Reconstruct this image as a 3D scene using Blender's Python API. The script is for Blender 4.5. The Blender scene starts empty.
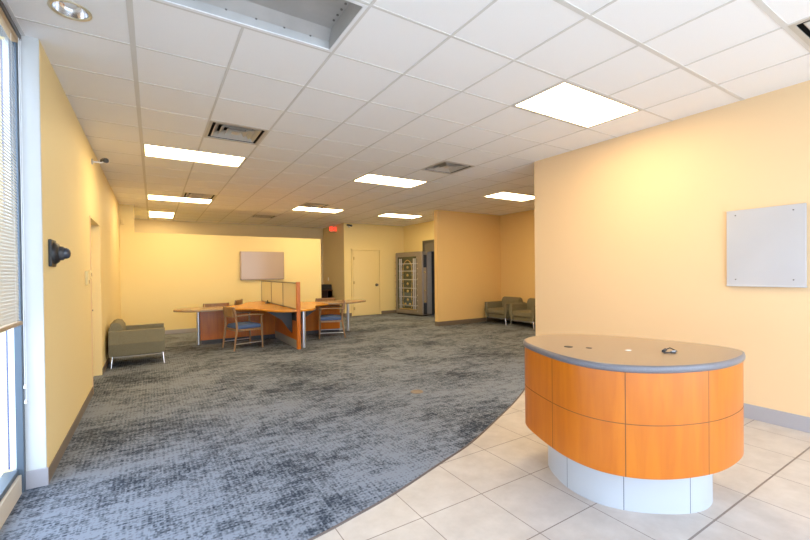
import bpy, math, random
from mathutils import Vector, Matrix
random.seed(7)
S = bpy.context.scene
COL = S.collection
PI = math.pi
H = 3.015            # ceiling height
XL, XR = -0.631, 4.766
GX, GY, G = -0.707, 2.7473, 0.61     # ceiling grid origin and pitch

# ------------------------------------------------------------------ materials
def srgb(*c):
    return tuple(((v/255)/12.92 if v/255 <= .04045 else ((v/255+.055)/1.055)**2.4) for v in c)

def mat(name, col, rough=.5, metal=0., bump=0., bscale=60, var=0., vscale=8, emit=None, estr=0, spec=.5, aniso=0):
    m = bpy.data.materials.new(name); m.use_nodes = True
    nt = m.node_tree; n = nt.nodes; L = nt.links; b = n['Principled BSDF']
    b.inputs['Base Color'].default_value = (*col, 1)
    b.inputs['Roughness'].default_value = rough
    b.inputs['Metallic'].default_value = metal
    b.inputs['Specular IOR Level'].default_value = spec
    if aniso: b.inputs['Anisotropic'].default_value = aniso
    tc = n.new('ShaderNodeTexCoord')
    if var:
        no = n.new('ShaderNodeTexNoise'); no.inputs['Scale'].default_value = vscale; no.inputs['Detail'].default_value = 4
        L.new(tc.outputs['Object'], no.inputs['Vector'])
        r = n.new('ShaderNodeValToRGB')
        r.color_ramp.elements[0].position = .3; r.color_ramp.elements[1].position = .7
        r.color_ramp.elements[0].color = (*[c*(1-var) for c in col], 1)
        r.color_ramp.elements[1].color = (*[min(1, c*(1+var)) for c in col], 1)
        L.new(no.outputs['Fac'], r.inputs['Fac']); L.new(r.outputs['Color'], b.inputs['Base Color'])
    if bump:
        no = n.new('ShaderNodeTexNoise'); no.inputs['Scale'].default_value = bscale; no.inputs['Detail'].default_value = 3
        L.new(tc.outputs['Object'], no.inputs['Vector'])
        bp = n.new('ShaderNodeBump'); bp.inputs['Strength'].default_value = bump; bp.inputs['Distance'].default_value = .004
        L.new(no.outputs['Fac'], bp.inputs['Height']); L.new(bp.outputs['Normal'], b.inputs['Normal'])
    if emit:
        b.inputs['Emission Color'].default_value = (*emit, 1); b.inputs['Emission Strength'].default_value = estr
    return m

def wood(name, c1, c2, axis=2, rough=.35, scale=6):
    m = bpy.data.materials.new(name); m.use_nodes = True
    nt = m.node_tree; n = nt.nodes; L = nt.links; b = n['Principled BSDF']
    b.inputs['Roughness'].default_value = rough
    tc = n.new('ShaderNodeTexCoord'); mp = n.new('ShaderNodeMapping')
    sc = [scale*5]*3; sc[axis] = scale*.5; mp.inputs['Scale'].default_value = sc
    no = n.new('ShaderNodeTexNoise'); no.inputs['Scale'].default_value = 1.0; no.inputs['Detail'].default_value = 6; no.inputs['Distortion'].default_value = .6
    r = n.new('ShaderNodeValToRGB'); r.color_ramp.elements[0].position = .3; r.color_ramp.elements[1].position = .72
    r.color_ramp.elements[0].color = (*c1, 1); r.color_ramp.elements[1].color = (*c2, 1)
    L.new(tc.outputs['Object'], mp.inputs['Vector']); L.new(mp.outputs['Vector'], no.inputs['Vector'])
    L.new(no.outputs['Fac'], r.inputs['Fac']); L.new(r.outputs['Color'], b.inputs['Base Color'])
    return m

def fmath(nt, op, a, b=None, c=None):
    x = nt.nodes.new('ShaderNodeMath'); x.operation = op
    for i, v in enumerate((a, b, c)):
        if v is None: continue
        if isinstance(v, (int, float)): x.inputs[i].default_value = v
        else: nt.links.new(v, x.inputs[i])
    return x.outputs[0]

def mat_tile():
    m = bpy.data.materials.new('beige_floor_tile'); m.use_nodes = True
    nt = m.node_tree; n = nt.nodes; L = nt.links; b = n['Principled BSDF']
    tc = n.new('ShaderNodeTexCoord'); sp = n.new('ShaderNodeSeparateXYZ'); L.new(tc.outputs['Object'], sp.inputs[0])
    P = .4586
    def line(out, off, w):
        u = fmath(nt, 'MODULO', fmath(nt, 'ADD', fmath(nt, 'SUBTRACT', out, off), P*40.5), P)
        d = fmath(nt, 'ABSOLUTE', fmath(nt, 'SUBTRACT', u, P/2))
        return fmath(nt, 'LESS_THAN', d, w)
    lx = line(sp.outputs['X'], 1.2982, .0028); ly = line(sp.outputs['Y'], 1.9086, .0032)
    # one wider joint along the row in front of the desk
    dj = fmath(nt, 'LESS_THAN', fmath(nt, 'ABSOLUTE', fmath(nt, 'SUBTRACT', sp.outputs['Y'], 1.9086-2*P)), .0055)
    g = fmath(nt, 'MAXIMUM', fmath(nt, 'MAXIMUM', lx, ly), dj)
    no = n.new('ShaderNodeTexNoise'); no.inputs['Scale'].default_value = 5; no.inputs['Detail'].default_value = 7; no.inputs['Roughness'].default_value = .65
    L.new(tc.outputs['Object'], no.inputs['Vector'])
    r = n.new('ShaderNodeValToRGB'); r.color_ramp.elements[0].position = .3; r.color_ramp.elements[1].position = .7
    r.color_ramp.elements[0].color = (*srgb(180, 170, 161), 1); r.color_ramp.elements[1].color = (*srgb(200, 191, 183), 1)
    L.new(no.outputs['Fac'], r.inputs['Fac'])
    mx = n.new('ShaderNodeMixRGB'); L.new(g, mx.inputs['Fac']); L.new(r.outputs['Color'], mx.inputs[1]); mx.inputs[2].default_value = (*srgb(128, 116, 108), 1)
    L.new(mx.outputs[0], b.inputs['Base Color'])
    b.inputs['Roughness'].default_value = .42
    bp = n.new('ShaderNodeBump'); bp.inputs['Strength'].default_value = .5; bp.inputs['Distance'].default_value = .002; bp.invert = True
    L.new(g, bp.inputs['Height']); L.new(bp.outputs[0], b.inputs['Normal'])
    return m

def mat_carpet():
    m = bpy.data.materials.new('patchy_grey_carpet'); m.use_nodes = True
    nt = m.node_tree; n = nt.nodes; L = nt.links; b = n['Principled BSDF']
    tc = n.new('ShaderNodeTexCoord')
    def noise(scale, sx, sy, detail, rough=.5, off=0):
        mp = n.new('ShaderNodeMapping'); mp.inputs['Scale'].default_value = (sx, sy, 1); mp.inputs['Location'].default_value = (off, off*.7, 0)
        L.new(tc.outputs['Object'], mp.inputs['Vector'])
        t = n.new('ShaderNodeTexNoise'); t.inputs['Scale'].default_value = scale; t.inputs['Detail'].default_value = detail; t.inputs['Roughness'].default_value = rough
        L.new(mp.outputs[0], t.inputs['Vector']); return t.outputs['Fac']
    big = noise(1.0, .9, 1.3, 5, .68)
    mid = noise(8.0, .6, 1.6, 5, .72, 3.1)
    def cellnoise(cx, cy, off=0):
        mp = n.new('ShaderNodeMapping'); mp.inputs['Scale'].default_value = (1/cx, 1/cy, 0); mp.inputs['Location'].default_value = (off, off, 0); L.new(tc.outputs['Object'], mp.inputs['Vector'])
        fl = n.new('ShaderNodeVectorMath'); fl.operation = 'FLOOR'; L.new(mp.outputs[0], fl.inputs[0])
        wn = n.new('ShaderNodeTexWhiteNoise'); wn.noise_dimensions = '2D'; L.new(fl.outputs[0], wn.inputs['Vector']); return wn.outputs['Value']
    wn = cellnoise(.011, .016); dash = cellnoise(.11, .014, 5.3); dash2 = cellnoise(.021, .09, 9.1)
    sp = n.new('ShaderNodeSeparateXYZ'); L.new(tc.outputs['Object'], sp.inputs[0])
    col = fmath(nt, 'SINE', fmath(nt, 'MULTIPLY', sp.outputs['X'], 2*PI/.030))
    row = fmath(nt, 'SINE', fmath(nt, 'MULTIPLY', sp.outputs['Y'], 2*PI/.026))
    weave = fmath(nt, 'MAXIMUM', col, row)
    a = fmath(nt, 'ADD', fmath(nt, 'MULTIPLY', big, 1.25), fmath(nt, 'MULTIPLY', mid, 1.0))
    for q, k_ in ((wn, .26), (dash, .13), (dash2, .13)):
        a = fmath(nt, 'ADD', a, fmath(nt, 'MULTIPLY', fmath(nt, 'SUBTRACT', q, .5), k_))
    a = fmath(nt, 'ADD', a, fmath(nt, 'MULTIPLY', weave, .085))
    r = n.new('ShaderNodeValToRGB'); e = r.color_ramp.elements
    L.new(fmath(nt, 'SUBTRACT', a, .58), r.inputs['Fac'])
    e[0].position = .31; e[0].color = (.034, .045, .066, 1)
    e[1].position = .70; e[1].color = (.225, .255, .31, 1)
    k = e.new(.50); k.color = (.122, .140, .172, 1)
    L.new(r.outputs['Color'], b.inputs['Base Color'])
    b.inputs['Roughness'].default_value = .95; b.inputs['Specular IOR Level'].default_value = .15
    bp = n.new('ShaderNodeBump'); bp.inputs['Strength'].default_value = .5; bp.inputs['Distance'].default_value = .004
    L.new(wn, bp.inputs['Height']); L.new(bp.outputs[0], b.inputs['Normal'])
    return m

def mat_fabric(name, c1, c2, s=180):
    m = bpy.data.materials.new(name); m.use_nodes = True
    nt = m.node_tree; n = nt.nodes; L = nt.links; b = n['Principled BSDF']
    tc = n.new('ShaderNodeTexCoord'); t = n.new('ShaderNodeTexVoronoi'); t.inputs['Scale'].default_value = s
    L.new(tc.outputs['Object'], t.inputs['Vector'])
    r = n.new('ShaderNodeValToRGB'); r.color_ramp.elements[0].color = (*c2, 1); r.color_ramp.elements[1].color = (*c1, 1); r.color_ramp.elements[1].position = .8
    L.new(t.outputs['Distance'], r.inputs['Fac']); L.new(r.outputs['Color'], b.inputs['Base Color'])
    b.inputs['Roughness'].default_value = .9; b.inputs['Specular IOR Level'].default_value = .2
    return m

def mat_glass(name, tint=(1, 1, 1), op=.08):
    m = bpy.data.materials.new(name); m.use_nodes = True
    nt = m.node_tree; n = nt.nodes; L = nt.links; n.remove(n['Principled BSDF'])
    o = n['Material Output']; t = n.new('ShaderNodeBsdfTransparent'); t.inputs[0].default_value = (*tint, 1)
    g = n.new('ShaderNodeBsdfGlossy'); g.inputs['Roughness'].default_value = .02
    mx = n.new('ShaderNodeMixShader'); mx.inputs[0].default_value = op
    L.new(t.outputs[0], mx.inputs[1]); L.new(g.outputs[0], mx.inputs[2]); L.new(mx.outputs[0], o.inputs[0])
    return m

def mat_frosted(name, col, trans=.35):
    m = bpy.data.materials.new(name); m.use_nodes = True
    nt = m.node_tree; n = nt.nodes; L = nt.links; n.remove(n['Principled BSDF'])
    o = n['Material Output']; t = n.new('ShaderNodeBsdfTransparent'); t.inputs[0].default_value = (.9, .9, .8, 1)
    d = n.new('ShaderNodeBsdfDiffuse'); d.inputs[0].default_value = (*col, 1)
    tl = n.new('ShaderNodeBsdfTranslucent'); tl.inputs[0].default_value = (*col, 1)
    m1 = n.new('ShaderNodeMixShader'); m1.inputs[0].default_value = .4; L.new(d.outputs[0], m1.inputs[1]); L.new(tl.outputs[0], m1.inputs[2])
    m2 = n.new('ShaderNodeMixShader'); m2.inputs[0].default_value = trans; L.new(m1.outputs[0], m2.inputs[1]); L.new(t.outputs[0], m2.inputs[2])
    L.new(m2.outputs[0], o.inputs[0]); return m

PEACH = mat('peach_wall_paint', (.80, .57, .33), .6, bump=.04, bscale=220)
ORANGE = mat('orange_wall_paint', (.86, .60, .26), .6, bump=.04, bscale=220)
CREAM = mat('yellow_cream_wall_paint', (.90, .735, .35), .6, bump=.04, bscale=220)
TANDIM = mat('tan_dimmed_wall', (.74, .62, .38), .6)  # tan colour darkened so the rear and hall walls look less lit
LEFTP = mat('pale_peach_left_wall_paint', (.87, .70, .36), .6, bump=.04, bscale=220)
WHITEP = mat('white_trim_paint', (.62, .62, .61), .5)
DOORP = mat('cream_door_paint', (.88, .71, .34), .5)
CEILT = mat('white_ceiling_tile', (.90, .885, .88), .9, bump=.25, bscale=300, var=.03, vscale=260)
TEE = mat('ceiling_tee_metal', (.68, .655, .62), .6)
TEED = mat('ceiling_tee_groove', (.36, .34, .33), .7)
BASEB = mat('grey_vinyl_baseboard', srgb(168, 164, 168), .45)
BASEBD = mat('brown_grey_baseboard', srgb(120, 108, 96), .5)
TILE = mat_tile(); CARPET = mat_carpet()
CHERRY = wood('cherry_veneer', srgb(184, 96, 5), srgb(199, 110, 10), 2, .3, 4)
CHERRYX = wood('cherry_worktop_veneer', srgb(206, 130, 34), srgb(222, 148, 48), 0, .22, 5)
WINGTOP = wood('tan_worktop_laminate', srgb(158, 128, 96), srgb(178, 148, 112), 0, .25, 5)
OAK = wood('tan_chair_wood', srgb(136, 102, 68), srgb(162, 126, 88), 2, .35, 9)
SEAM = mat('dark_panel_joint', srgb(96, 60, 30), .7)
SEAMG = mat('grey_panel_joint', srgb(90, 95, 104), .7)
LAM = mat('speckled_taupe_laminate', srgb(160, 134, 108), .28, var=.10, vscale=300)
LAMEDGE = mat('slate_counter_edge', srgb(112, 108, 112), .3, var=.2, vscale=260)
SATIN = mat('satin_white_metal_plinth', (.48, .495, .52), .42, metal=.1)
CHROME = mat('polished_chrome', (.82, .82, .84), .16, metal=1)
ALU = mat('satin_aluminium', (.62, .63, .66), .34, metal=.85)
STEEL = mat('brushed_steel', (.30, .265, .23), .42, metal=.45, var=.05, vscale=30)
STEELD = mat('dark_gunmetal', (.20, .19, .18), .4, metal=.8)
BRASS = mat('polished_brass', (.62, .47, .20), .34, metal=.8)
BLACK = mat('matte_black_plastic', (.02, .02, .022), .4)
DGREY = mat('dark_grey_plastic', (.045, .045, .05), .55)
GREYM = mat('grey_powder_coat', (.30, .31, .33), .5)
OLIVE = mat_fabric('olive_grey_woven_fabric', (.27, .245, .165), (.13, .115, .07), 200)
BLUE = mat_fabric('blue_seat_fabric', (.10, .15, .28), (.06, .09, .18), 260)
PANEL = mat('light_grey_metal_panel', (.56, .55, .57), .40, metal=.35, var=.02, vscale=3)
BRONZE = mat('silver_display_panel', (.47, .37, .30), .30, metal=.12)
LAMPM = mat('lit_diffuser', (.9, .9, .9), .6, emit=(1.0, .76, .41), estr=10.5)
PANW = mat('troffer_white_enamel', (.44, .43, .42), .38, metal=.2, var=.10, vscale=5)
VENTM = mat('vent_white_metal', (.55, .52, .47), .4, metal=.2)
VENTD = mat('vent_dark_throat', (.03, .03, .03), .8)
BLIND = mat('cream_blind_slat', (.66, .63, .56), .5)
TAN = mat('tan_blind_rail', srgb(176, 146, 108), .5)
FRAMEM = mat('slate_window_frame', srgb(88, 100, 112), .45, metal=.2)
SILL = mat('off_white_sill', srgb(205, 195, 178), .6)
GLASS = mat_glass('clear_window_glass', (.97, .98, 1), .05)
PAVE = mat('pale_concrete_pavement', (.72, .72, .70), .9, var=.05, vscale=2)
RED = mat('red_exit_lettering', (.9, .05, .02), .5, emit=(1, .05, .02), estr=1.2)
EXITB = mat('exit_sign_face', (.42, .30, .18), .4)
SMOKE = mat('smoked_vault_glass', (.10, .11, .08), .12, metal=.3)
VAULTIN = mat('grey_vault_lining', (.17, .155, .13), .6)
FROST = mat_frosted('frosted_yellow_screen', (.80, .76, .58))
REDBR = wood('dark_brown_wood', srgb(72, 40, 20), srgb(96, 54, 28), 2, .4)
TRIMDARK = mat('dark_carpet_reducer', srgb(96, 84, 80), .6)
PAPER = mat('white_plastic', (.85, .85, .86), .4)

# ------------------------------------------------------------------ mesh builder
class MB:
    def __init__(s): s.v = []; s.f = []; s.m = []; s.sm = []
    def add(s, vs, fs, mi=0, smooth=False, M=None):
        o = len(s.v)
        s.v += [tuple(M @ Vector(v)) if M else tuple(v) for v in vs]
        for f in fs: s.f.append([o+i for i in f]); s.m.append(mi); s.sm.append(smooth)
        return s
    def box(s, x0, x1, y0, y1, z0, z1, mi=0, M=None):
        vs = [(x, y, z) for z in (z0, z1) for y in (y0, y1) for x in (x0, x1)]
        return s.add(vs, [(0, 2, 3, 1), (4, 5, 7, 6), (0, 1, 5, 4), (2, 6, 7, 3), (0, 4, 6, 2), (1, 3, 7, 5)], mi, False, M)
    def rings(s, rings, mi=0, smooth=True, cap=True, closed=False, M=None):
        n = len(rings[0]); vs = [p for r in rings for p in r]; fs = []
        m = len(rings)
        for i in range(m if closed else m-1):
            a = i*n; b = ((i+1) % m)*n
            for k in range(n): fs.append((a+k, a+(k+1) % n, b+(k+1) % n, b+k))
        s.add(vs, fs, mi, smooth, M)
        if cap and not closed:
            s.add(rings[0], [tuple(range(n))[::-1]], mi, False, M); s.add(rings[-1], [tuple(range(n))], mi, False, M)
        return s
    def tube(s, pts, r, n=10, mi=0, M=None, sq=None):
        pts = [Vector(p) for p in pts]; R = r if isinstance(r, (list, tuple)) else [r]*len(pts); rings = []
        up = None
        for i, p in enumerate(pts):
            d = (pts[min(i+1, len(pts)-1)]-pts[max(i-1, 0)]).normalized()
            if up is None:
                ref = Vector((0, 0, 1)) if abs(d.z) < .9 else Vector((0, 1, 0))
                a = d.cross(ref).normalized()
            else: a = (up - d*up.dot(d)).normalized()
            up = a; b = d.cross(a)
            rings.append([tuple(p + (a*math.cos(2*PI*k/n+PI/n) + b*math.sin(2*PI*k/n+PI/n)*(sq or 1))*R[i]) for k in range(n)])
        return s.rings(rings, mi, n > 4, True, False, M)
    def lathe(s, prof, n=24, mi=0, M=None):
        rings = [[(r*math.cos(2*PI*k/n), r*math.sin(2*PI*k/n), z) for k in range(n)] for r, z in prof]
        return s.rings(rings, mi, True, True, False, M)
    def prism(s, poly, z0, z1, mi=0, M=None, ch=0, side=None):
        # polygon (CCW) extruded, optional rounded edge of radius ch
        n = len(poly); rings = []
        if ch:
            nr = offs(poly, 1.0)
            prof = [(-ch, 0), (-ch*.3, ch*.3*(.6)), (0, ch), (0, (z1-z0)-ch), (-ch*.3, (z1-z0)-ch*.18), (-ch, (z1-z0))]
            for o, z in prof: rings.append([(p[0]+q[0]*o, p[1]+q[1]*o, z0+z) for p, q in zip(poly, nr)])
        else: rings = [[(p[0], p[1], z) for p in poly] for z in (z0, z1)]
        vs = [p for r in rings for p in r]; fs = []
        for i in range(len(rings)-1):
            for k in range(n): fs.append((i*n+k, i*n+(k+1) % n, (i+1)*n+(k+1) % n, (i+1)*n+k))
        s.add(vs, fs, mi if side is None else side, bool(ch) or n > 12, M)
        s.add(rings[0], [tuple(range(n))[::-1]], mi, False, M); s.add(rings[-1], [tuple(range(n))], mi, False, M)
        return s
    def build(s, name, mats, parent=None, bevel=0, seg=2, loc=None, sub=0):
        me = bpy.data.meshes.new(name); me.from_pydata(s.v, [], s.f)
        for m in (mats if isinstance(mats, (list, tuple)) else [mats]): me.materials.append(m)
        me.polygons.foreach_set('material_index', s.m); me.polygons.foreach_set('use_smooth', s.sm); me.update()
        o = bpy.data.objects.new(name, me); COL.objects.link(o)
        if parent: o.parent = parent
        if loc: o.location = loc
        if bevel:
            b = o.modifiers.new('bevel', 'BEVEL'); b.width = bevel; b.segments = seg; b.limit_method = 'ANGLE'; b.angle_limit = math.radians(40)
        if sub:
            b = o.modifiers.new('sub', 'SUBSURF'); b.levels = sub; b.render_levels = sub
        return o

def offs(poly, d):
    out = []; n = len(poly)
    for i in range(n):
        a = Vector(poly[i-1][:2]); c = Vector(poly[(i+1) % n][:2]); t = (c-a).normalized()
        out.append((t.y*d, -t.x*d))
    return out
def inset(poly, d): return [(p[0]-q[0], p[1]-q[1]) for p, q in zip(poly, offs(poly, d))]
def catmull(pts, per=10, closed=True):
    out = []; n = len(pts)
    rng = range(n) if closed else range(n-1)
    for i in rng:
        if closed: P = [pts[(i+k-1) % n] for k in range(4)]
        else: P = [pts[max(0, min(n-1, i+k-1))] for k in range(4)]
        for j in range(per):
            t = j/per
            out.append(tuple(.5*((2*P[1][a])+(-P[0][a]+P[2][a])*t+(2*P[0][a]-5*P[1][a]+4*P[2][a]-P[3][a])*t*t+(-P[0][a]+3*P[1][a]-3*P[2][a]+P[3][a])*t**3) for a in range(len(pts[0]))))
    if not closed: out.append(tuple(pts[-1]))
    return out
def relax(poly, it):
    for _ in range(it):
        n = len(poly); poly = [tuple((poly[i-1][a]+2*poly[i][a]+poly[(i+1) % n][a])/4 for a in (0, 1)) for i in range(n)]
    return poly

def struct(o):
    o['kind'] = 'structure'; return o
def tag(o, label, cat, group=None):
    o['label'] = label; o['category'] = cat
    if group: o['group'] = group
    return o
def thing(name, label, cat, loc=(0, 0, 0), rz=0, group=None):
    o = bpy.data.objects.new(name, None); COL.objects.link(o); o.empty_display_size = .1
    o.location = loc; o.rotation_euler = (0, 0, rz)
    return tag(o, label, cat, group)
def kids(o): return [c for c in COL.objects if c.parent == o]
def dup(root, loc, rz, label):
    def cp(o, par):
        c = o.copy(); COL.objects.link(c)
        if par: c.parent = par
        for k in kids(o): cp(k, c)
        return c
    src = root
    r = cp(src, None); r.location = loc; r.rotation_euler = (0, 0, rz); r['label'] = label
    return r
def B(name, m, parent=None, bevel=0, *boxes):
    b = MB()
    for x in boxes: b.box(*x)
    return b.build(name, m, parent, bevel)

# ------------------------------------------------------------------ floor
fl = struct(B('floor', TILE, None, 0, (-1.1, 9.2, -1.6, 14.2, -.10, 0)))
edge = catmull([(-.78, 1.93), (-.3, 1.95), (.2, 1.99), (.69, 2.07), (.97, 2.13), (1.29, 2.21), (1.77, 2.37), (2.21, 2.52), (2.78, 2.79), (3.3, 3.05), (3.74, 3.30), (4.3, 3.64), (4.766, 3.95)], 6, False)
cp = edge + [(4.766, 3.985), (8.5, 3.985), (8.5, 8.45), (9.0, 8.45), (9.0, 13.76), (-.78, 13.76)]
m = MB(); m.prism(cp, 0, .006)
struct(m.build('floor_carpet', CARPET))
m = MB(); rings = []
for i, p in enumerate(edge):
    q = edge[min(i+1, len(edge)-1)]; r_ = edge[max(i-1, 0)]; t = Vector((q[0]-r_[0], q[1]-r_[1])).normalized(); nx, ny = t.y, -t.x
    rings.append([(p[0]+nx*.008, p[1]+ny*.008, 0), (p[0]+nx*.004, p[1]+ny*.004, .0075), (p[0]-nx*.004, p[1]-ny*.004, .0078), (p[0]-nx*.006, p[1]-ny*.006, 0)])
m.rings(rings, 0, False)
struct(m.build('trim_1', TRIMDARK))

# ------------------------------------------------------------------ ceiling
def gx(i): return GX+G*i
def gy(j): return GY+G*j
skip = set()
def cells(i0, i1, j0, j1):
    for i in range(i0, i1):
        for j in range(j0, j1): skip.add((i, j))
LIGHTS = [(6, 8, -1, 0), (1, 3, 5, 6), (6, 8, 5, 6), (11, 13, 5, 6), (1, 3, 11, 12), (6, 8, 11, 12), (10, 12, 11, 12)]
for L_ in LIGHTS: cells(*L_)
cells(1, 3, -1, 0)                      # the open fixture without a lens
VENTS = [(2, 3), (7, 3), (2, 10), (6, 10), (5, 14), (7, -4)]
for v in VENTS: skip.add(v)
FARL = (1, 2, 15, 17); cells(*FARL)
m = MB(); d = MB()
i0, i1, j0, j1 = -1, 16, -8, 19
X0, X1, Y0, Y1 = -.80, 9.2, -1.6, 14.0
def clampx(v): return max(X0, min(X1, v))
def clampy(v): return max(Y0, min(Y1, v))
DLX, DLY, DLR = -.40, 3.10, .085
for i in range(i0, i1+1):
    for j in range(j0, j1+1):
        a, b_, c, e = clampx(gx(i)), clampx(gx(i+1)), clampy(gy(j)), clampy(gy(j+1))
        if b_-a < 1e-4 or e-c < 1e-4 or (i, j) in skip: continue
        if a < DLX < b_ and c < DLY < e:
            n = 32; circ = [(DLX+DLR*math.cos(2*PI*k/n), DLY+DLR*math.sin(2*PI*k/n), H) for k in range(n)]
            rect = []
            for k in range(n):
                cx, cy = math.cos(2*PI*k/n), math.sin(2*PI*k/n)
                tx = ((b_ if cx > 0 else a)-DLX)/cx if abs(cx) > 1e-6 else 1e9
                ty = ((e if cy > 0 else c)-DLY)/cy if abs(cy) > 1e-6 else 1e9
                t = min(tx, ty); rect.append((DLX+cx*t, DLY+cy*t, H))
            m.add(circ+rect, [(k, (k+1) % n, n+(k+1) % n, n+k) for k in range(n)])
            for (xx, yy) in ((a, c), (a, e), (b_, c), (b_, e)):
                k = min(range(n), key=lambda q: abs((math.atan2(yy-DLY, xx-DLX)-math.atan2(rect[q][1]-DLY, rect[q][0]-DLX)+PI) % (2*PI)-PI)); 
                for k2 in ((k+1) % n, (k-1) % n):
                    r1, r2 = rect[k], rect[k2]
                    if abs(r1[0]-r2[0]) > 1e-5 and abs(r1[1]-r2[1]) > 1e-5: m.add([r1, r2, (xx, yy, H)], [(0, 1, 2)])
            continue
        m.add([(a, c, H), (a, e, H), (b_, e, H), (b_, c, H)], [(0, 1, 2, 3)])
ceil = struct(m.build('ceiling', CEILT))
t = MB()
FIX = LIGHTS + [(1, 3, -1, 0), FARL]
def fixture_of(i, j):
    for k, q in enumerate(FIX):
        if q[0] <= i < q[1] and q[2] <= j < q[3]: return k
for i in range(0, 17):
    x = gx(i)
    if not X0 < x < X1: continue
    w = .017 if i == 1 else .009
    j = -8
    while j < 19:
        if fixture_of(i-1, j) is not None and fixture_of(i-1, j) == fixture_of(i, j): j += 1; continue
        k = j
        while k < 19 and not (fixture_of(i-1, k) is not None and fixture_of(i-1, k) == fixture_of(i, k)): k += 1
        t.box(x-w, x+w, clampy(gy(j)), clampy(gy(k)), H-.0035, H+.02, 0); j = k
for j in range(-7, 19):
    y = gy(j)
    if not Y0 < y < Y1: continue
    w = .016 if j in (-3, -2) else (.010 if j == -1 else .0075)
    i = -1
    while i < 17:
        same = lambda q: fixture_of(q, j-1) is not None and fixture_of(q, j-1) == fixture_of(q, j)
        if same(i): i += 1; continue
        k = i
        while k < 17 and not same(k): k += 1
        t.box(clampx(gx(i)), clampx(gx(k)), y-w, y+w, H-.0028, H+.02, 0); i = k
t.build('tee_grid', TEE, ceil)
# plenum lid above so no daylight leaks in through the openings
struct(B('ceiling_plenum', VENTD, None, 0, (X0, X1, Y0, Y1, H+.22, H+.25)))

# ------------------------------------------------------------------ walls
wl = struct(B('wall_left', LEFTP, None, 0, (-.80, XL, 3.60, 6.02, 0, H), (-.80, XL, 7.08, 11.05, 0, H), (-.80, XL, 6.02, 7.08, 2.12, H), (-.86, -.80, 3.6, 11.05, 0, H)))
struct(B('trim_2', WHITEP, None, .003, (-.80, XL-.001, 3.585, 3.6, 0, H)))
struct(B('wall_back', CREAM, None, 0, (-.36, 4.10, 11.05, 11.17, 0, 2.395)))
struct(B('wall_back_column', CREAM, None, 0, (-.80, -.36, 11.05, 11.35, 0, H)))
struct(B('wall_side_recess', CREAM, None, 0, (-.86, -.74, 11.35, 13.78, 0, H)))
struct(B('wall_rear', TANDIM, None, 0, (-.86, 5.34, 13.78, 13.92, 0, H)))
struct(B('wall_hall', TANDIM, None, 0, (5.20, 5.32, 11.935, 13.78, 0, H)))
struct(B('wall_vault_side', CREAM, None, 0, (5.20, 7.46, 11.92, 11.935, 0, H), (5.32, 7.46, 11.935, 12.04, 0, H)))
struct(B('wall_vault', CREAM, None, 0, (7.46, 7.60, 10.72, 12.04, 0, H), (7.46, 7.60, 8.47, 9.6, 0, H), (7.46, 7.60, 9.6, 10.72, 2.42, H)))
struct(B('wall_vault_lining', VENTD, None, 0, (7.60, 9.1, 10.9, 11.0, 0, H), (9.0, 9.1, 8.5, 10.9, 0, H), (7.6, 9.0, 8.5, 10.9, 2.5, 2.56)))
struct(B('wall_partition', ORANGE, None, 0, (6.24, 8.64, 8.33, 8.47, 0, H)))
struct(B('wall_niche', ORANGE, None, 0, (8.50, 8.64, 3.985, 8.33, 0, H)))
struct(B('wall_right', PEACH, None, 0, (XR, 4.92, -1.6, 3.985, 0, H)))
struct(B('wall_right_return', PEACH, None, 0, (4.92, 8.64, 3.845, 3.985, 0, H)))

def baseboard(name, m_, *bx): return struct(B(name, m_, None, .003, *bx))
bh = .118
baseboard('baseboard_left', BASEBD, (XL, XL+.008, 3.60, 5.995, 0, .10), (XL, XL+.008, 7.08, 11.05, 0, .10))
baseboard('baseboard_left_end', BASEB, (-.737, XL+.010, 3.573, 3.585, 0, .125))
baseboard('baseboard_back', BASEB, (XL, 4.10, 11.04, 11.05, 0, .10))
baseboard('baseboard_right', BASEB, (XR-.010, XR, -1.6, 3.985, 0, .135))
baseboard('baseboard_partition', BASEBD, (6.232, 8.50, 8.32, 8.33, 0, .12), (6.232, 6.24, 8.33, 8.47, 0, .12))
baseboard('baseboard_niche', BASEBD, (8.49, 8.50, 3.985, 8.32, 0, .12))
baseboard('baseboard_hall', BASEBD, (5.20, 5.44, 11.91, 11.92, 0, .11), (6.52, 7.46, 11.91, 11.92, 0, .11), (5.19, 5.20, 11.91, 13.78, 0, .11))
baseboard('baseboard_vault', BASEBD, (7.45, 7.46, 10.72, 11.91, 0, .11))

# doors
d1 = struct(B('door_1', DOORP, None, .004, (5.50, 6.46, 11.895, 11.92, .01, 2.13)))
B('door_frame', CREAM, d1, .004, (5.44, 5.49, 11.885, 11.92, 0, 2.19), (6.47, 6.52, 11.885, 11.92, 0, 2.19), (5.44, 6.52, 11.885, 11.92, 2.14, 2.19))
m = MB(); MX = Matrix.Translation((6.35, 11.895, 1.0)) @ Matrix.Rotation(PI/2, 4, 'X')
m.lathe([(.048, 0), (.048, .008), (.014, .012), (.014, .035), (.036, .042), (.042, .058), (.034, .074), (.002, .080)], 20, 0, MX)
m.build('door_knob', STEELD, d1)
for z in (.25, 1.09, 1.88): B('hinge', BRASS, d1, 0, (5.548, 5.503, 11.880, 11.894, z-.045, z+.045))
d2 = struct(B('door_2', DOORP, None, .004, (-.775, -.735, 6.08, 7.02, .01, 2.08)))
B('door_frame', DOORP, d2, .003, (-.79, -.725, 6.022, 6.075, 0, 2.118), (-.79, -.725, 7.025, 7.078, 0, 2.118), (-.79, -.725, 6.075, 7.025, 2.085, 2.118))
B('door_casing', PEACH, d2, .001, (XL, XL+.007, 5.995, 6.022, 0, 2.13))
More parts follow.
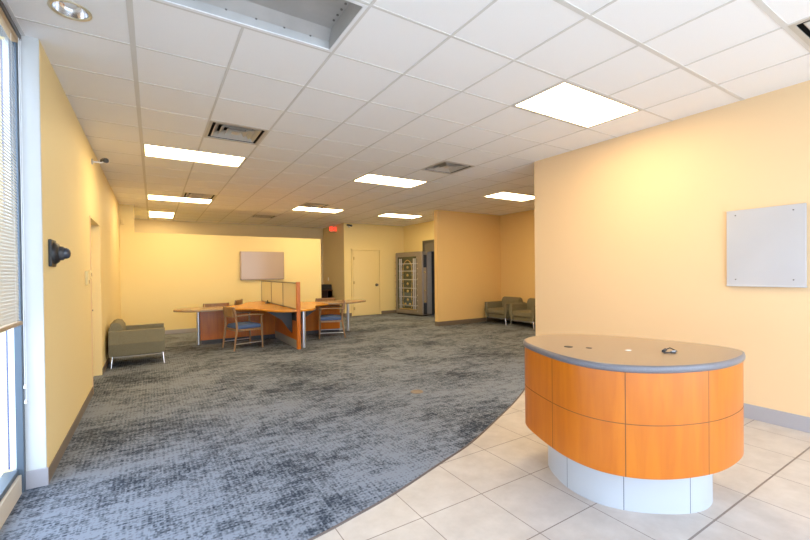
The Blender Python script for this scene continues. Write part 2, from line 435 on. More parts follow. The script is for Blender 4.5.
m = MB(); m.tube([(-.735, 6.16, 1.0), (-.67, 6.16, 1.0), (-.66, 6.10, 1.0), (-.625, 6.06, 1.0)], .010, 8); m.lathe([(.03, 0), (.03, .012)], 16, 0, Matrix.Translation((-.735, 6.16, 1.0)) @ Matrix.Rotation(PI/2, 4, 'Y'))
m.build('door_handle', STEELD, d2)

# ------------------------------------------------------------------ left window wall (curtain glazing)
wx = -.79
fr = MB()
fr.box(wx+.018, wx+.055, 3.54, 3.585, 0, 2.99)                      # end mullion
fr.box(wx-.04, wx+.03, -1.5, 3.53, .13, .165); fr.box(wx-.04, wx+.045, -1.5, 3.5, 2.94, 2.99)
for y in (1.6, -.35): fr.box(wx-.04, wx+.03, y-.03, y+.03, .19, 2.94)
w1 = struct(fr.build('window_1', FRAMEM, None, .003))
B('window_sill', SILL, w1, .003, (wx-.05, wx+.045, -1.5, 3.53, 0, .13))
B('glazing', GLASS, w1, 0, (wx-.018, wx-.013, -1.5, 3.54, .19, 2.94))
B('glazing_bead', PAPER, w1, 0, (wx-.012, wx+.018, 3.545, 3.585, .17, 2.94))
B('window_header', STEELD, w1, .002, (wx-.04, wx+.072, -1.5, 3.585, 2.975, 3.010))
B('gasket', mat('blue_gasket', srgb(70,78,125), .5), w1, 0, (wx-.022, wx-.012, 3.55, 3.585, .17, 2.94))
bl = thing('window_blind', 'cream slatted blind half lowered over the left window', 'blind', (wx+.052, 2.0, 1.12))
B('headrail', TAN, bl, .003, (-.016, .022, -3.4, 1.50, 1.80, 1.835))
B('bottom_rail', TAN, bl, .004, (-.014, .020, -3.4, 1.50, -.012, .012))
m = MB(); n = 86
for k in range(n):
    z = .03+k*(1.76/n)
    rings = [[(-.006, y, z+.0125), (.002, y, z+.002), (.006, y, z-.0115), (.0055, y, z-.0120), (.001, y, z+.001), (-.007, y, z+.0118)] for y in (-3.4, 1.49)]
    m.rings(rings, 0, False)
m.build('slats', BLIND, bl)
m = MB()
for y in (1.38, .55, -.3, -1.2): m.box(.0125, .0135, y-.0015, y+.0015, 0, 1.82)
m.build('ladder_string', PAPER, bl)
m = MB(); m.tube([(.020, 1.515, 1.84), (.020, 1.515, -.42)], .0015, 6); m.tube([(.026, 1.525, 1.84), (.026, 1.525, -.52)], .0015, 6)
m.build('pull_cord', PAPER, bl)
for y, z in ((1.515, -.42), (1.525, -.52)):
    m = MB(); m.lathe([(.003, .015), (.007, .008), (.009, -.008), (.004, -.012)], 12, 0, Matrix.Translation((.021, y, z))); m.build('cord_knob', PAPER, bl)

struct(B('ground_outside', PAVE, None, 0, (-14, -.86, -10, 16, -.16, -.08), (-.86, 14, -14, -1.62, -.16, -.08)))

# ------------------------------------------------------------------ ceiling fittings
def troffer(i, e, j, f, label, lit=True):
    x0, x1, y0, y1 = gx(i)+.010, gx(e)-.010, gy(j)+.010, gy(f)-.010
    cx, cy = (x0+x1)/2, (y0+y1)/2; a, b_ = (x1-x0)/2, (y1-y0)/2
    t = thing('ceiling_light', label, 'ceiling light', (cx, cy, H), 0, 'lit ceiling lights')
    fr = MB(); w = .022
    for bx in ((-a, a, -b_, -b_+w), (-a, a, b_-w, b_), (-a, -a+w, -b_+w, b_-w), (a-w, a, -b_+w, b_-w)): fr.box(*bx, -.004, .05)
    fr.build('frame', VENTM, t)
    B('diffuser', LAMPM, t, 0, (-a+w, a-w, -b_+w, b_-w, .001, .012))
    return t
LBL = ['large lit ceiling light nearest the camera, above the reception desk and right wall',
       'lit ceiling light on the left, largest in the left column of lights',
       'lit ceiling light in the middle of the ceiling beside a square air vent',
       'lit ceiling light at the right above the armchair alcove',
       'long lit ceiling light second from front in the left column',
       'lit ceiling light in front of the red exit sign with a vent before it',
       'lit ceiling light in front of the vault door and cream door']
for a, l in zip(LIGHTS, LBL): troffer(*a, l)
troffer(*FARL, 'small far lit ceiling light above the low back wall, farthest in left column')
# open fixture without its lens
x0, x1, y0, y1 = gx(1)+.018, gx(3)-.010, gy(-1)+.011, gy(0)-.010
cx, cy = (x0+x1)/2, (y0+y1)/2; a, b_ = (x1-x0)/2, (y1-y0)/2
t = thing('open_ceiling_light', 'unlit ceiling light housing without lens at the top of the photo', 'ceiling light', (cx, cy, H))
fr = MB(); w = .022
for bx in ((-a, a, -b_, -b_+w), (-a, a, b_-w, b_), (-a, -a+w, -b_+w, b_-w), (a-w, a, -b_+w, b_-w)): fr.box(*bx, -.004, .004)
fr.build('frame', PAPER, t)
hs = MB(); r0 = [(-a+w, -b_+w), (a-w, -b_+w), (a-w, b_-w), (-a+w, b_-w)]
hs.rings([[(*p, .004) for p in r0], [(p[0]*.985, p[1]*.95, .05) for p in r0], [(p[0]*.975, p[1]*.72, .105) for p in r0]], 0, False, False)
hs.add([(p[0]*.975, p[1]*.72, .105) for p in r0], [(0, 1, 2, 3)])
hs.build('housing', PANW, t)
for sx in (-1, 1):
    for k in range(4):
        m = MB(); m.lathe([(.008, 0), (.008, -.006), (.002, -.008)], 10, 0, Matrix.Translation((sx*a*.9, (-.10+k*.065), .104))); m.build('screw', STEELD, t)
for k in range(6): B('lens_clip', STEELD, t, 0, (-a*.8+k*.18, -a*.8+k*.18+.012, b_*.93-.02, b_*.93-.012, .045, .052))

def vent(i, j, label, ring=True):
    cx, cy = gx(i)+G/2, gy(j)+G/2; a = G/2-.010
    t = thing('ceiling_vent', label, 'vent', (cx, cy, H), 0, 'square ceiling air vents')
    fr = MB(); w = .03
    for bx in ((-a, a, -a, -a+w), (-a, a, a-w, a), (-a, -a+w, -a+w, a-w), (a-w, a, -a+w, a-w)): fr.box(*bx, -.004, .004)
    fr.build('frame', VENTM, t)
    m = MB(); m.box(-a+.01, a-.01, -a+.01, a-.01, .15, .16); 
    for bx in ((-a, a, -a, -a+.01), (-a, a, a-.01, a), (-a, -a+.01, -a, a), (a-.01, a, -a, a)): m.box(*bx, .004, .16)
    m.build('throat', VENTD, t)
    m = MB()
    for k, s_ in enumerate((.235, .17, .105)):
        z = .002; o, q = s_, s_-.052
        rr = [[(o*x, o*y, z) for x, y in ((-1, -1), (1, -1), (1, 1), (-1, 1))], [(q*x, q*y, z+.055) for x, y in ((-1, -1), (1, -1), (1, 1), (-1, 1))], [(q*x*.97, q*y*.97, z+.052) for x, y in ((-1, -1), (1, -1), (1, 1), (-1, 1))], [(o*x*.97, o*y*.97, z-.003) for x, y in ((-1, -1), (1, -1), (1, 1), (-1, 1))]]
        m.rings(rr, 0, False, False, True)
    m.box(-.045, .045, -.045, .045, .0, .004)
    m.build('louvre', VENTM, t)
VL = ['square ceiling air vent in front of the largest left ceiling light', 'square air vent in the middle of the ceiling right of a lit light',
      'small far air vent in front of the second light in the left column', 'small far air vent just in front of the light near the exit sign',
      'farthest ceiling air vent above the low back wall', 'air vent cut by the right edge of the photo at the ceiling']
for v, l in zip(VENTS, VL): vent(*v, l)

t = thing('recessed_downlight', 'round recessed downlight with mirror cone near the left window', 'ceiling light', (DLX, DLY, H))
m = MB(); m.rings([[(r*math.cos(2*PI*k/40), r*math.sin(2*PI*k/40), z) for k in range(40)] for r, z in ((.084, .0), (.104, -.002), (.104, -.007), (.086, -.006))], 0, True, False, True); m.build('trim_ring', mat('gilt_ring', (.72, .66, .50), .3, metal=.6), t)
m = MB(); n = 40
m.rings([[(r*math.cos(2*PI*k/n), r*math.sin(2*PI*k/n), z) for k in range(n)] for r, z in ((.085, -.001), (.079, .03), (.066, .055), (.045, .07))], 0, True, False)
m.build('reflector_cone', CHROME, t)
m = MB(); m.lathe([(.050, .068), (.050, .075)], 24); m.lathe([(.020, .07), (.035, .055), (.036, .035), (.024, .018), (.004, .014)], 20); m.build('bulb', PAPER, t)

# ------------------------------------------------------------------ things on the walls
# metal panel on the right wall
t = thing('metal_wall_panel', 'flat light grey metal panel bolted to the peach right wall', 'wall panel', (XR, 1.37, 1.614))
B('plate', PANEL, t, .003, (-.030, -.018, -.281, .281, -.359, .359))
B('edge_rail', ALU, t, .002, (-.034, -.001, -.283, .283, -.366, -.352))
B('backing_frame', ALU, t, 0, (-.018, 0, -.25, .25, -.33, .33))
for y in (-.20, .21):
    for z in (-.30, .31):
        m = MB(); m.lathe([(.006, 0), (.006, .003), (.003, .005)], 12, 0, Matrix.Translation((-.030, y, z)) @ Matrix.Rotation(-PI/2, 4, 'Y')); m.build('bolt', STEELD, t)
# silver panel on the back wall, slightly bowed
t = thing('display_panel', 'wide silver bowed display panel hung on the yellow back wall', 'display panel', (2.465, 11.05, 1.635))
m = MB(); n = 24; f_ = []; bk = []
for k in range(n+1):
    x = -.565+1.13*k/n; y = -.05-.022*math.cos(PI*x/1.13)
    f_.append((x, y)); bk.append((x, y+.02))
poly = f_+bk[::-1]; m.prism(poly, -.36, .36)
m.build('face_panel', BRONZE, t)
B('lower_lip', STEELD, t, .002, (-.56, .56, -.062, -.04, -.375, -.36))
B('wall_bracket', STEELD, t, 0, (-.3, .3, -.060, -.001, -.2, .2))

# black wall projector-like camera housing
t = thing('wall_camera_housing', 'black stepped camera housing on the left wall beside the window', 'wall camera', (XL, 3.83, 1.585))
MY = Matrix.Rotation(PI/2, 4, 'Y')
B('back_plate', BLACK, t, .006, (0, .020, -.082, .082, -.098, .098))
m = MB(); m.lathe([(.082, .018), (.080, .030), (.066, .048), (.055, .052)], 28, 0, MY); m.build('shroud', BLACK, t)
m = MB(); m.lathe([(.052, .05), (.050, .072), (.043, .076), (.043, .080)], 28, 0, MY); m.build('barrel', DGREY, t)
m = MB(); m.lathe([(.041, .080), (.040, .090), (.034, .104), (.020, .112), (.002, .115)], 28, 0, MY); m.build('lens_dome', mat('smoked_lens', (.05, .055, .07), .12), t)

def seccam(name, label, loc, rz, arm=.10, s_=1):
    t = thing(name, label, 'security camera', loc, rz)
    m = MB(); m.lathe([(.035, 0), (.035, .012), (.012, .018)], 18, 0, Matrix.Rotation(PI/2, 4, 'Y')); m.build('wall_plate', VENTM, t)
    m = MB(); m.tube([(.012, 0, 0), (arm, 0, 0), (arm+.03, 0, .02)], .010, 10); m.build('bracket_arm', PAPER, t)
    m = MB(); m.tube([(arm+.0, .10*s_, .045), (arm+.02, .05*s_, .042), (arm+.05, -.05*s_, .02)], [.026, .028, .030], 16); m.build('camera_body', BLACK, t)
    m = MB(); m.tube([(arm+.05, -.05*s_, .02), (arm+.056, -.065*s_, .015)], .024, 16); m.build('lens', DGREY, t)
seccam('security_camera', 'security camera on a pale bracket high on the left wall', (XL, 6.28, 2.835), 0)
seccam('security_camera', 'small dark security camera above the cream door near the exit sign', (5.38, 11.918, 2.90), -PI/2, .05, -1)

t = thing('wall_switch_box', 'larger of two small beige control boxes on the left wall', 'wall control', (XL, 5.58, 1.40))
B('box', DOORP, t, .004, (0, .030, -.045, .045, -.085, .07)); B('button', TAN, t, .001, (.030, .034, -.015, .015, -.07, -.03))
t = thing('wall_thermostat', 'smaller square beige control box nearest the doorway on left wall', 'wall control', (XL, 5.83, 1.43))
B('box', DOORP, t, .004, (0, .026, -.05, .05, -.05, .05)); B('dial', TAN, t, .001, (.026, .029, -.02, .02, -.02, .02))
t = thing('motion_sensor', 'tiny beige sensor high in the left corner of the back wall', 'sensor', (-.575, 11.05, 2.62))
B('housing', DOORP, t, .005, (-.03, .03, -.05, 0, -.06, .06)); B('sensor_window', DOORP, t, 0, (-.018, .018, -.053, -.05, -.045, -.01))
t = thing('light_switch', 'small pale light switch on the wall beyond the low back wall', 'light switch', (5.20, 13.3, 1.2))
B('plate', PAPER, t, .002, (-.008, 0, -.04, .04, -.06, .06)); B('toggle', PAPER, t, 0, (-.016, -.008, -.008, .008, -.014, .014))

# exit sign
t = thing('exit_sign', 'small red EXIT sign hanging from the ceiling by the hall', 'exit sign', (5.14, 12.55, H-.25))
B('canopy', VENTM, t, .002, (-.06, .06, -.03, .03, .235, .2495))
m = MB(); m.tube([(0, 0, .2), (0, 0, .24)], .008, 8); m.build('stem', VENTM, t)
B('sign_box', EXITB, t, .004, (-.16, .16, -.018, .018, .0, .205))
cu = bpy.data.curves.new('txt', 'FONT'); cu.body = 'EXIT'; cu.size = .19; cu.align_x = 'CENTER'; cu.align_y = 'CENTER'; cu.extrude = .001; cu.offset = .004
tmp = bpy.data.objects.new('txt', cu); COL.objects.link(tmp); bpy.context.view_layer.update()
me = bpy.data.meshes.new_from_object(tmp.evaluated_get(bpy.context.evaluated_depsgraph_get()))
bpy.data.objects.remove(tmp); me.materials.clear(); me.materials.append(RED)
o = bpy.data.objects.new('lettering', me); COL.objects.link(o); o.parent = t; o.location = (0, -.020, .10); o.rotation_euler = (PI/2, 0, 0)

# brass floor outlet
t = thing('floor_outlet_cover', 'small round tan outlet cover set in the carpet', 'outlet cover', (2.62, 3.93, .006))
m = MB(); m.lathe([(.075, 0), (.073, .004), (.060, .005), (.058, .0035), (.002, .0035)], 28); m.build('cover_ring', mat('worn_tan_brass', srgb(132, 116, 100), .6), t)
B('flap', mat('tan_plate', srgb(138, 120, 104), .6), t, .001, (-.03, .03, -.02, .02, .0035, .006))

# ------------------------------------------------------------------ reception desk
ctl = [(2.43, 2.13), (2.70, 2.15), (2.98, 1.93), (3.13, 1.60), (3.20, 1.29), (3.20, 1.06), (3.05, .96), (2.82, .935), (2.63, .945), (2.48, .985), (2.31, 1.055), (2.175, 1.16), (2.09, 1.295), (2.07, 1.45), (2.105, 1.63), (2.195, 1.85), (2.285, 2.03)]
DC = (2.6, 1.5)
top = relax(catmull([(p[0]-DC[0], p[1]-DC[1]) for p in ctl], 10), 40)
area = sum(top[i-1][0]*top[i][1]-top[i][0]*top[i-1][1] for i in range(len(top)))
if area < 0: top = top[::-1]
desk = thing('reception_desk', 'oval cherry veneer reception desk with dark top on tiled floor', 'desk', (DC[0], DC[1], 0))
m = MB(); m.prism(top, .864, .905, 0, None, .014, 1); m.build('counter_top', [LAM, LAMEDGE], desk)
def banded(poly, zs, seams, z_seam, hw=.0022):
    """wall of panels: narrow joint strips at given outline parameters and at one height"""
    n = len(poly); P = []; isj = []
    L_ = [0]
    for i in range(n): L_.append(L_[-1]+math.dist(poly[i], poly[(i+1) % n]))
    tot = L_[-1]
    def at(s):
        s %= tot
        for i in range(n):
            if L_[i+1] >= s:
                u = (s-L_[i])/(L_[i+1]-L_[i]); a, b2 = poly[i], poly[(i+1) % n]
                return (a[0]+(b2[0]-a[0])*u, a[1]+(b2[1]-a[1])*u)
    ss = [L_[i] for i in range(n) if all(abs(L_[i]-q*tot) > .008 for q in seams)]
    ss += [q*tot-hw for q in seams]+[q*tot+hw for q in seams]; ss.sort()
    pts = [at(s) for s in ss]; N = len(pts)
    jn = [any(abs((ss[k]+ss[(k+1) % N])/2-q*tot) < hw*.9 for q in seams) for k in range(N)]
    Z = [zs[0]]+([z_seam-hw, z_seam+hw] if z_seam else [])+[zs[1]]
    b2 = MB(); vs = [(p[0], p[1], z) for z in Z for p in pts]
    for r in range(len(Z)-1):
        for k in range(N):
            f_ = [r*N+k, r*N+(k+1) % N, (r+1)*N+(k+1) % N, (r+1)*N+k]
            b2.f.append(f_); b2.m.append(1 if (jn[k] or (z_seam and r == 1)) else 0); b2.sm.append(True)
    b2.v = vs
    b2.add([(p[0], p[1], Z[0]) for p in pts], [tuple(range(N))[::-1]]); b2.add([(p[0], p[1], Z[-1]) for p in pts], [tuple(range(N))])
    return b2
def param_near(poly, q):
    n = len(poly); L_ = [0]
    for i in range(n): L_.append(L_[-1]+math.dist(poly[i], poly[(i+1) % n]))
    i = min(range(n), key=lambda k: math.dist(poly[k], q)); return L_[i]/L_[-1]
body = inset(top, .010)
SEAMPTS = [(2.127, 1.652), (2.15, 1.21), (2.557, .974), (3.16, 1.3), (2.9, 1.95)]
sb = [param_near(body, (p[0]-DC[0], p[1]-DC[1])) for p in SEAMPTS]
banded(body, (.297, .865), sb, .585).build('veneer_body', [CHERRY, SEAM], desk)
bs = [(2.40, 1.90), (2.28, 1.68), (2.265, 1.51), (2.29, 1.402), (2.36, 1.295), (2.465, 1.195), (2.61, 1.10), (2.76, 1.06), (2.92, 1.09), (3.0, 1.2), (3.01, 1.4), (2.95, 1.62), (2.83, 1.82), (2.68, 1.95), (2.52, 1.98)]
bp_ = relax(catmull([(p[0]-DC[0], p[1]-DC[1]) for p in bs], 8), 12)
if sum(bp_[i-1][0]*bp_[i][1]-bp_[i][0]*bp_[i-1][1] for i in range(len(bp_))) < 0: bp_ = bp_[::-1]
BSEAM = [(2.27, 1.66), (2.345, 1.32), (2.62, 1.09), (3.0, 1.35), (2.75, 1.9)]
banded(bp_, (.0, .297), [param_near(bp_, (p[0]-DC[0], p[1]-DC[1])) for p in BSEAM], None).build('plinth', [SATIN, SEAMG], desk)
for (x, y, a, b_) in ((2.365, 1.704, .028, .017), (2.435, 1.60, .019, .013)):
    m = MB(); m.lathe([(1, .905), (1, .907), (.7, .9075), (.01, .9065)], 20, 0, Matrix.Translation((x-DC[0], y-DC[1], 0)) @ Matrix.Diagonal((a, a, 1, 1))); m.build('cable_grommet', BLACK, desk)

# key bunch and small paper scraps lying on the counter
def crumple(name, label, cat, loc, parts):
    t = thing(name, label, cat, loc)
    for nm, pts, r, mm in parts:
        m = MB(); m.tube(pts, r, 8); m.build(nm, mm, t)
crumple('cable_connector', 'dark cable connectors lying on the reception desk top', 'cable', (2.69, 1.25, .905),
        [('plug', [(-.03, .0, .010), (.02, .012, .012)], .010, DGREY), ('plug', [(-.01, -.035, .008), (.03, -.04, .008)], .008, GREYM), ('wire', [(.02, .012, .012), (.05, .0, .022), (.04, -.045, .01), (.0, -.05, .006), (-.05, -.01, .005)], .0035, BLACK)])
tag(B('paper_scrap', PAPER, None, 0, (2.545, 2.58, 1.40, 1.425, .9052, .9068)), 'white sticker scrap in the middle of the reception desk top', 'paper scrap')

# ------------------------------------------------------------------ workstation cluster
WC = (2.285, 8.87)
ws = thing('workstation_desk', 'cross shaped cherry workstation with frosted centre screen and round ended wings', 'desk', (WC[0], WC[1], 0))
half = [(0, -1.52), (.14, -1.50), (.30, -1.42), (.42, -1.24), (.50, -1.0), (.62, -.70), (.80, -.50), (1.02, -.40)]
quad = catmull(half, 5, False)
outline = [(x, y) for x, y in quad] + [(x, -y) for x, y in quad[::-1]] + [(-x, -y) for x, y in quad[1:]] + [(-x, y) for x, y in quad[::-1][:-1]]
m = MB(); m.prism(outline, .700, .735, 0, None, .006); m.build('worktop', CHERRYX, ws)
for s_ in (-1, 1):
    w = catmull([(1.0, -.33), (1.25, -.40), (1.55, -.42), (1.82, -.30), (2.0+(.14 if s_ > 0 else -.03), -.02), (1.85+(.08 if s_ > 0 else 0), .28), (1.55, .40), (1.25, .38), (1.0, .33)], 6, False)
    w = [(x*s_, y) for x, y in w]
    if s_ < 0: w = w[::-1]
    m = MB(); m.prism(w, .704, .742, 0, None, .008); m.build('wing_top', WINGTOP, ws)
    m = MB(); px_ = 1.53 if s_ < 0 else 1.74; m.tube([(s_*px_, .16, 0), (s_*px_, .16, .703)], [.038, .032], 14); m.build('support_post', ALU, ws)
    B('wing_panel', CHERRY, ws, .003, (*sorted((s_*.03, s_*1.50)), .10, .13, .09, .70))
    B('shaded_kick_strip', DGREY, ws, 0, (*sorted((s_*.03, s_*1.48)), .105, .125, 0, .09))  # kick coloured dark to give the shadow below the wing panel
    for y in (-1.15, 1.15):
        m = MB(); Mx = Matrix.Translation((s_*.02, y, 0)) @ Matrix.Rotation(PI/2, 4, 'X')
        pl = [(0, .70), (s_*.46, .70), (s_*.38, .65), (s_*.20, .53), (s_*.07, .34), (0, .26)]
        if s_ > 0: pl = pl[::-1]
        m.prism(pl, -.012, .012, 0, Mx); m.build('bracket', DGREY, ws)
B('spine_panel', CHERRY, ws, .002, (-.018, .018, -1.46, 1.5, .16, .52)); 
B('spine_rail', DGREY, ws, .002, (-.022, .022, -1.46, 1.5, .52, .70)); B('spine_kick', GREYM, ws, .002, (-.020, .020, -1.46, 1.5, .0, .16))
B('end_panel', CHERRY, ws, .003, (-.035, .030, -1.53, -1.46, 0, 1.255)); B('end_panel', CHERRY, ws, .003, (-.02, .02, 1.5, 1.54, 0, .70))
m = MB(); m.tube([(.125, -1.40, 0), (.125, -1.40, .70)], [.042, .040], 14); m.build('support_post', ALU, ws)
sc = B('screen_frame', STEELD, ws, .001, (-.012, .012, -1.46, 1.46, 1.222, 1.244), (-.014, .014, -1.46, 1.46, .737, .757), (-.012, .012, 1.44, 1.46, .757, 1.222), (-.012, .012, -.49, -.475, .757, 1.222), (-.012, .012, .47, .485, .757, 1.222))
for y0_, y1_ in ((-1.46, -.49), (-.475, .47), (.485, 1.44)): B('screen_pane', FROST, sc, 0, (-.004, .004, y0_, y1_, .757, 1.222))
t = thing('black_desk_device', 'tiny black device on the cherry worktop against the screen', 'device', (2.22, 9.45, .735))
m = MB(); m.lathe([(.06, 0), (.06, .012), (.04, .022), (.002, .026)], 18); m.build('body', BLACK, t); m = MB(); m.tube([(0, 0, .02), (0, .02, .07)], .012, 8); m.build('plug', BLACK, t)

# ------------------------------------------------------------------ wooden guest chairs (faces +Y locally)
def guest_chair(label, loc, rz):
    t = thing('guest_chair', label, 'chair', loc, rz, 'wooden guest chairs at the workstation')
    m = MB(); sec = []
    for y, z0, z1, w in ((-.23, .40, .425, .22), (-.21, .385, .455, .235), (0, .385, .470, .245), (.20, .385, .462, .245), (.245, .395, .445, .235)):
        sec.append([(-w, y, z0), (w, y, z0), (w+.005, y, (z0+z1)/2), (w-.01, y, z1), (-w+.01, y, z1), (-w-.005, y, (z0+z1)/2)])
    m.rings(sec, 0, True); m.build('seat', BLUE, t, .008)
    B('seat_frame', OAK, t, .004, (-.235, .235, .215, .24, .345, .385), (-.235, .235, -.235, -.21, .345, .385), (-.262, -.24, -.21, .215, .345, .385), (.24, .262, -.21, .215, .345, .385))
    for s_ in (-1, 1):
        m = MB(); m.tube([(s_*.262, .245, 0), (s_*.262, .235, .40), (s_*.262, .225, .635)], [.015, .018, .016], 8); m.build('leg', OAK, t)
        m = MB(); m.tube([(s_*.262, -.30, 0), (s_*.258, -.24, .40), (s_*.25, -.255, .62), (s_*.235, -.285, .80)], [.016, .021, .018, .015], 8); m.build('leg', OAK, t)
        m = MB(); m.tube(catmull([(s_*.255, -.27, .630), (s_*.285, -.10, .645), (s_*.285, .10, .645), (s_*.265, .26, .630)], 5, False), .021, 8, sq=.6); m.build('armrest', OAK, t)
    m = MB(); r = []
    for k in range(9):
        x = -.22+.055*k; y = -.275-.030*math.cos(x*PI/.5)
        r.append([(x, y-.010, .61), (x, y+.010, .61), (x, y-.005, .80), (x, y-.025, .80)])
    m.rings(r, 0, False); m.build('backrest', OAK, t, .004)
    m = MB(); m.tube([(-.262, .235, .12), (-.262, -.285, .12)], .009, 8); m.build('stretcher', ALU, t)
    m = MB(); m.tube([(.262, .235, .12), (.262, -.285, .12)], .009, 8); m.build('stretcher', ALU, t)
    return t
gc = guest_chair('blue seated wooden armchair at the left front of the workstation', (1.465, 8.17, .006), -PI/2+.24)
dup(gc, (3.33, 8.40, .006), PI/2-.38, 'blue seated wooden armchair at the right front of the workstation')
dup(gc, (1.12, 9.55, .006), 0.0, 'wooden chair behind the left wing with only its back showing')
dup(gc, (3.57, 9.62, .006), 0.0, 'wooden chair behind the right wing with only its back showing')
dup(gc, (1.46, 10.25, .006), 1.1, 'wooden chair mostly hidden behind the far left of the workstation')

# ------------------------------------------------------------------ club armchairs (faces +Y locally)
def club_chair(label, loc, rz, group='olive grey armchairs'):
    t = thing('club_armchair', label, 'armchair', loc, rz, group)
    w, d_ = .39, .36
    # base
    m = MB(); m.box(-w+.09, w-.09, -d_+.10, d_-.03, .165, .26); m.build('seat_base', OLIVE, t, .02, 3)
    m = MB(); m.box(-w+.085, w-.085, -d_+.13, d_+.0, .26, .40); m.build('seat_cushion', OLIVE, t, .035, 4)
    # back cushion: thick, rounded, higher than the arms
    prof = [(-d_+.01, .18), (-d_+.16, .18), (-d_+.19, .42), (-d_+.17, .61), (-d_+.13, .675), (-d_+.07, .695), (-d_+.01, .67), (-d_-.02, .57), (-d_-.01, .36)]
    r = [[(x, y*1.0+(0.0), z) for y, z in prof] for x in (-w+.085, -w+.11, w-.11, w-.085)]
    for k in (0, 3): r[k] = [(x, (y+d_-.09)*.9-d_+.09, (z-.44)*.94+.44) for x, y, z in r[k]]
    m = MB(); m.rings(r, 0, True); m.build('back_cushion', OLIVE, t, .012, 2)
    for s_ in (-1, 1):
        m = MB(); q = []
        for y, zb in ((-d_-.01, .165), (d_, .175)):
            q.append([(s_*(w-.085), y, zb), (s_*(w-.03), y, zb), (s_*(w+.015), y-.0, .36), (s_*w, y, .562), (s_*(w-.085), y, .562)])
        if s_ < 0: q = [a[::-1] for a in q]
        m.rings(q, 0, False); m.build('arm', OLIVE, t, .012, 3)
        for y in (-d_+.03, d_-.03):
            m = MB(); m.tube([(s_*(w-.05), y, .17), (s_*(w-.04), y*1.02, .11), (s_*(w-.02), y*1.05, 0)], [.020, .015, .010], 10); m.build('leg', CHROME, t)
    B('metal_rail', GREYM, t, .002, (-w+.04, w-.04, d_-.045, d_-.02, .150, .162), (-w+.04, w-.04, -d_+.02, -d_+.045, .150, .162), (-w+.03, -w+.055, -d_+.045, d_-.045, .150, .162), (w-.055, w-.03, -d_+.045, d_-.045, .150, .162))
    return t
ca = club_chair('olive grey armchair alone against the left wall', (-.215, 7.86, .006), -PI/2)
dup(ca, (8.10, 7.80, .006), PI/2, 'left of two olive grey armchairs in the orange alcove')
dup(ca, (8.10, 6.90, .006), PI/2, 'right of two olive grey armchairs, half hidden by the peach wall')

# ------------------------------------------------------------------ cabinet with machine in the hall
t = thing('hall_cabinet', 'dark brown open cabinet beyond the low back wall', 'cabinet', (4.98, 13.15, .006))
B('carcass', REDBR, t, .003, (-.24, -.22, -.22, .22, 0, .80), (.22, .24, -.22, .22, 0, .80), (-.22, .22, .20, .22, 0, .80), (-.24, .24, -.24, .22, .80, .83), (-.22, .22, -.22, .2, .36, .38), (-.22, .22, -.22, .2, .05, .07))
t = thing('black_machine', 'black machine on top of the dark brown hall cabinet', 'machine', (4.98, 13.15, .836))
B('body', BLACK, t, .01, (-.2, .2, -.2, .18, 0, .17)); B('lid', DGREY, t, .005, (-.19, .19, -.19, .17, .17, .185))

# ------------------------------------------------------------------ vault door, swung fully open
VX, VY = 7.235, 10.46
v = thing('vault_door', 'massive open steel bank vault door with bolt work behind glass', 'vault door', (VX, VY, .006), .155)
Wd, Ht, Th = 1.28, 2.06, .30     # runs along local +Y from the hinge end, thickness in local X
B('door_slab', STEEL, v, .012, (-.02, .22, 0, Wd, .03, Ht))
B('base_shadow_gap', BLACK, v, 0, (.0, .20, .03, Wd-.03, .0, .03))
# inner face frame
B('face_frame', STEEL, v, .006, (-.055, -.02, 0.14, .235, .05, Ht-.02), (-.055, -.02, Wd-.10, Wd-.02, .05, Ht-.02), (-.055, -.02, .235, Wd-.10, Ht-.15, Ht-.02), (-.055, -.02, .235, Wd-.10, .05, .17))
B('glass_back', SMOKE, v, 0, (-.028, -.0205, .235, Wd-.10, .17, Ht-.15))
m = MB(); r = []
ap = [(.48, .25), (.43, .45), (.48, .6), (.44, 1.2), (.46, 1.55), (.53, 1.72), (.67, 1.80), (.81, 1.72), (.88, 1.55), (.90, 1.2), (.86, .6), (.91, .45), (.86, .25)]
m.tube(catmull([(-.045, y, z) for y, z in ap], 4, False), .014, 8); m.build('arched_brass_trim', BRASS, v)
m = MB()
for z in (.32, .60, .88, 1.16, 1.44, 1.68): m.tube([(-.045, .25, z), (-.045, 1.09, z)], .016, 8)
[m.tube([(-.05, y, .2), (-.05, y, 1.85)], .020, 8) for y in (.29, .37, .97, 1.05)]
m.build('bolt_bar', ALU, v)
for z in (.50, .78, 1.02, 1.30, 1.56):
    m = MB(); m.lathe([(.045, 0), (.045, .015), (.03, .022), (.02, .035), (.002, .037)], 20, 0, Matrix.Translation((-.035, .67, z)) @ Matrix.Rotation(-PI/2, 4, 'Y')); m.build('brass_lock_disc', BRASS, v)
for y in (.56, .78):
    m = MB(); m.lathe([(.04, 0), (.04, .02), (.015, .05), (.002, .055)], 16, 0, Matrix.Translation((-.035, y, .36)) @ Matrix.Rotation(-PI/2, 4, 'Y')); m.build('brass_boss', BRASS, v)
for y in (.44, .90):
    for z in (.46, .74, 1.02, 1.30, 1.58):
        m = MB(); m.tube([(-.05, y-.05, z), (-.065, y, z+.03), (-.05, y+.05, z)], .016, 8); m.build('link_lever', STEELD, v)
B('blue_reflection_plate', mat('blue_reflection', (.10, .14, .17), .3, metal=.5), v, .004, (-.034, -.029, .42, .92, .28, .74))  # bluish reflection low on the door, painted as a thin plate
B('brass_sill', BRASS, v, .002, (-.058, -.03, .25, 1.09, .185, .21))
for y in (.185,):
    for k in range(11):
        z = .15+k*.17
        m = MB(); m.lathe([(.020, 0), (.020, .012), (.008, .018)], 12, 0, Matrix.Translation((-.055, y, z)) @ Matrix.Rotation(-PI/2, 4, 'Y')); m.build('stud', CHROME, v)
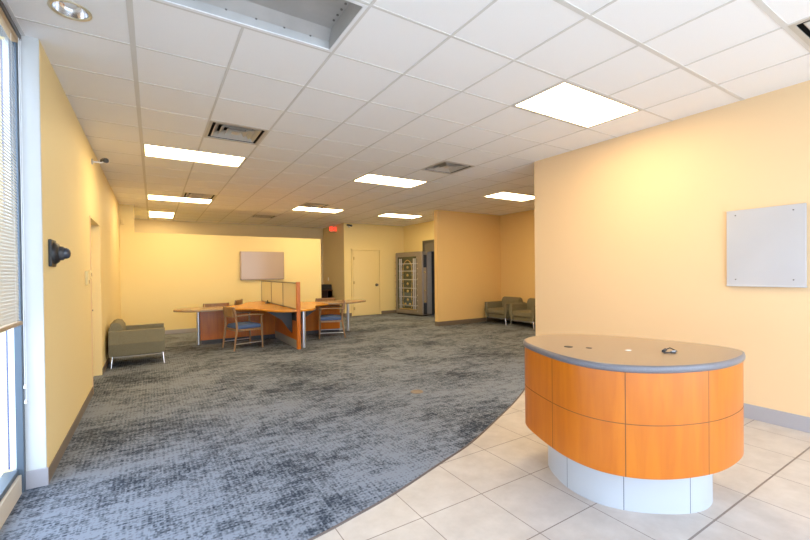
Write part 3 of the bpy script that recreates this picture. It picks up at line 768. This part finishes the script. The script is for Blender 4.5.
for k in range(8):
    z = .2+k*.22
    m = MB(); m.tube([(-.03, Wd-.01, z), (-.03, Wd+.03, z)], .022, 12); m.build('locking_bolt', CHROME, v)
# hinge end face towards the camera: steps, pillar and brass fittings
B('hinge_pillar', STEEL, v, .01, (-.05, .02, -.03, .14, .04, Ht-.01)); B('hinge_pillar', STEEL, v, .01, (.15, .36, -.05, .10, .04, Ht-.01))
B('hinge_web', mat('bronze_web', (.42, .30, .17), .4, metal=.5), v, .002, (.02, .15, -.015, .0, .45, 1.62))
B('crane_hinge', BLACK, v, .008, (.03, .14, -.05, -.001, 1.55, 1.95)); B('crane_hinge', BLACK, v, .008, (.03, .14, -.05, -.001, .06, .42))
for z in (1.40, .82, .46):
    m = MB(); m.lathe([(.03, 0), (.03, .02), (.014, .045), (.002, .05)], 14, 0, Matrix.Translation((.075, -.016, z)) @ Matrix.Rotation(PI/2, 4, 'X')); m.build('brass_fitting', BRASS, v)
# steel surround of the vault opening
struct(B('trim_3', STEELD, None, .005, (7.42, 7.60, 10.66, 10.72, 0, 2.42), (7.42, 7.60, 9.6, 10.66, 2.34, 2.42), (7.42, 7.6, 9.6, 10.66, 0, .02)))
struct(B('trim_4', VAULTIN, None, .0, (7.46, 7.58, 9.6, 10.66, 2.06, 2.34)))

# ------------------------------------------------------------------ world, camera
w = bpy.data.worlds.new('sky'); S.world = w; w.use_nodes = True
bg = w.node_tree.nodes['Background']; bg.inputs[0].default_value = (.66, .81, 1.0, 1); bg.inputs[1].default_value = 3.0

f = 401.33; yaw, pit, rol = .557, -.0081, -.0111
R = Vector((math.cos(yaw), -math.sin(yaw), 0)); F0 = Vector((math.sin(yaw), math.cos(yaw), 0)); U0 = Vector((0, 0, 1))
F = F0*math.cos(pit)+U0*math.sin(pit); U = U0*math.cos(pit)-F0*math.sin(pit)
R2 = R*math.cos(rol)+U*math.sin(rol); U2 = U*math.cos(rol)-R*math.sin(rol)
cd = bpy.data.cameras.new('camera'); co = bpy.data.objects.new('camera', cd); COL.objects.link(co)
M3 = Matrix((R2, U2, -F)).transposed(); co.matrix_world = Matrix.Translation((0, 0, 1.421)) @ M3.to_4x4()
cd.sensor_fit = 'HORIZONTAL'; cd.sensor_width = 36; cd.lens = f/810*36
cd.shift_x = (405-403.21)/810; cd.shift_y = (275.16-270)/810; cd.clip_start = .02
S.camera = co
vs = S.view_settings; vs.view_transform = 'Standard'; vs.look = 'None'; vs.gamma = 1; vs.use_curve_mapping = False; vs.exposure = 1.0
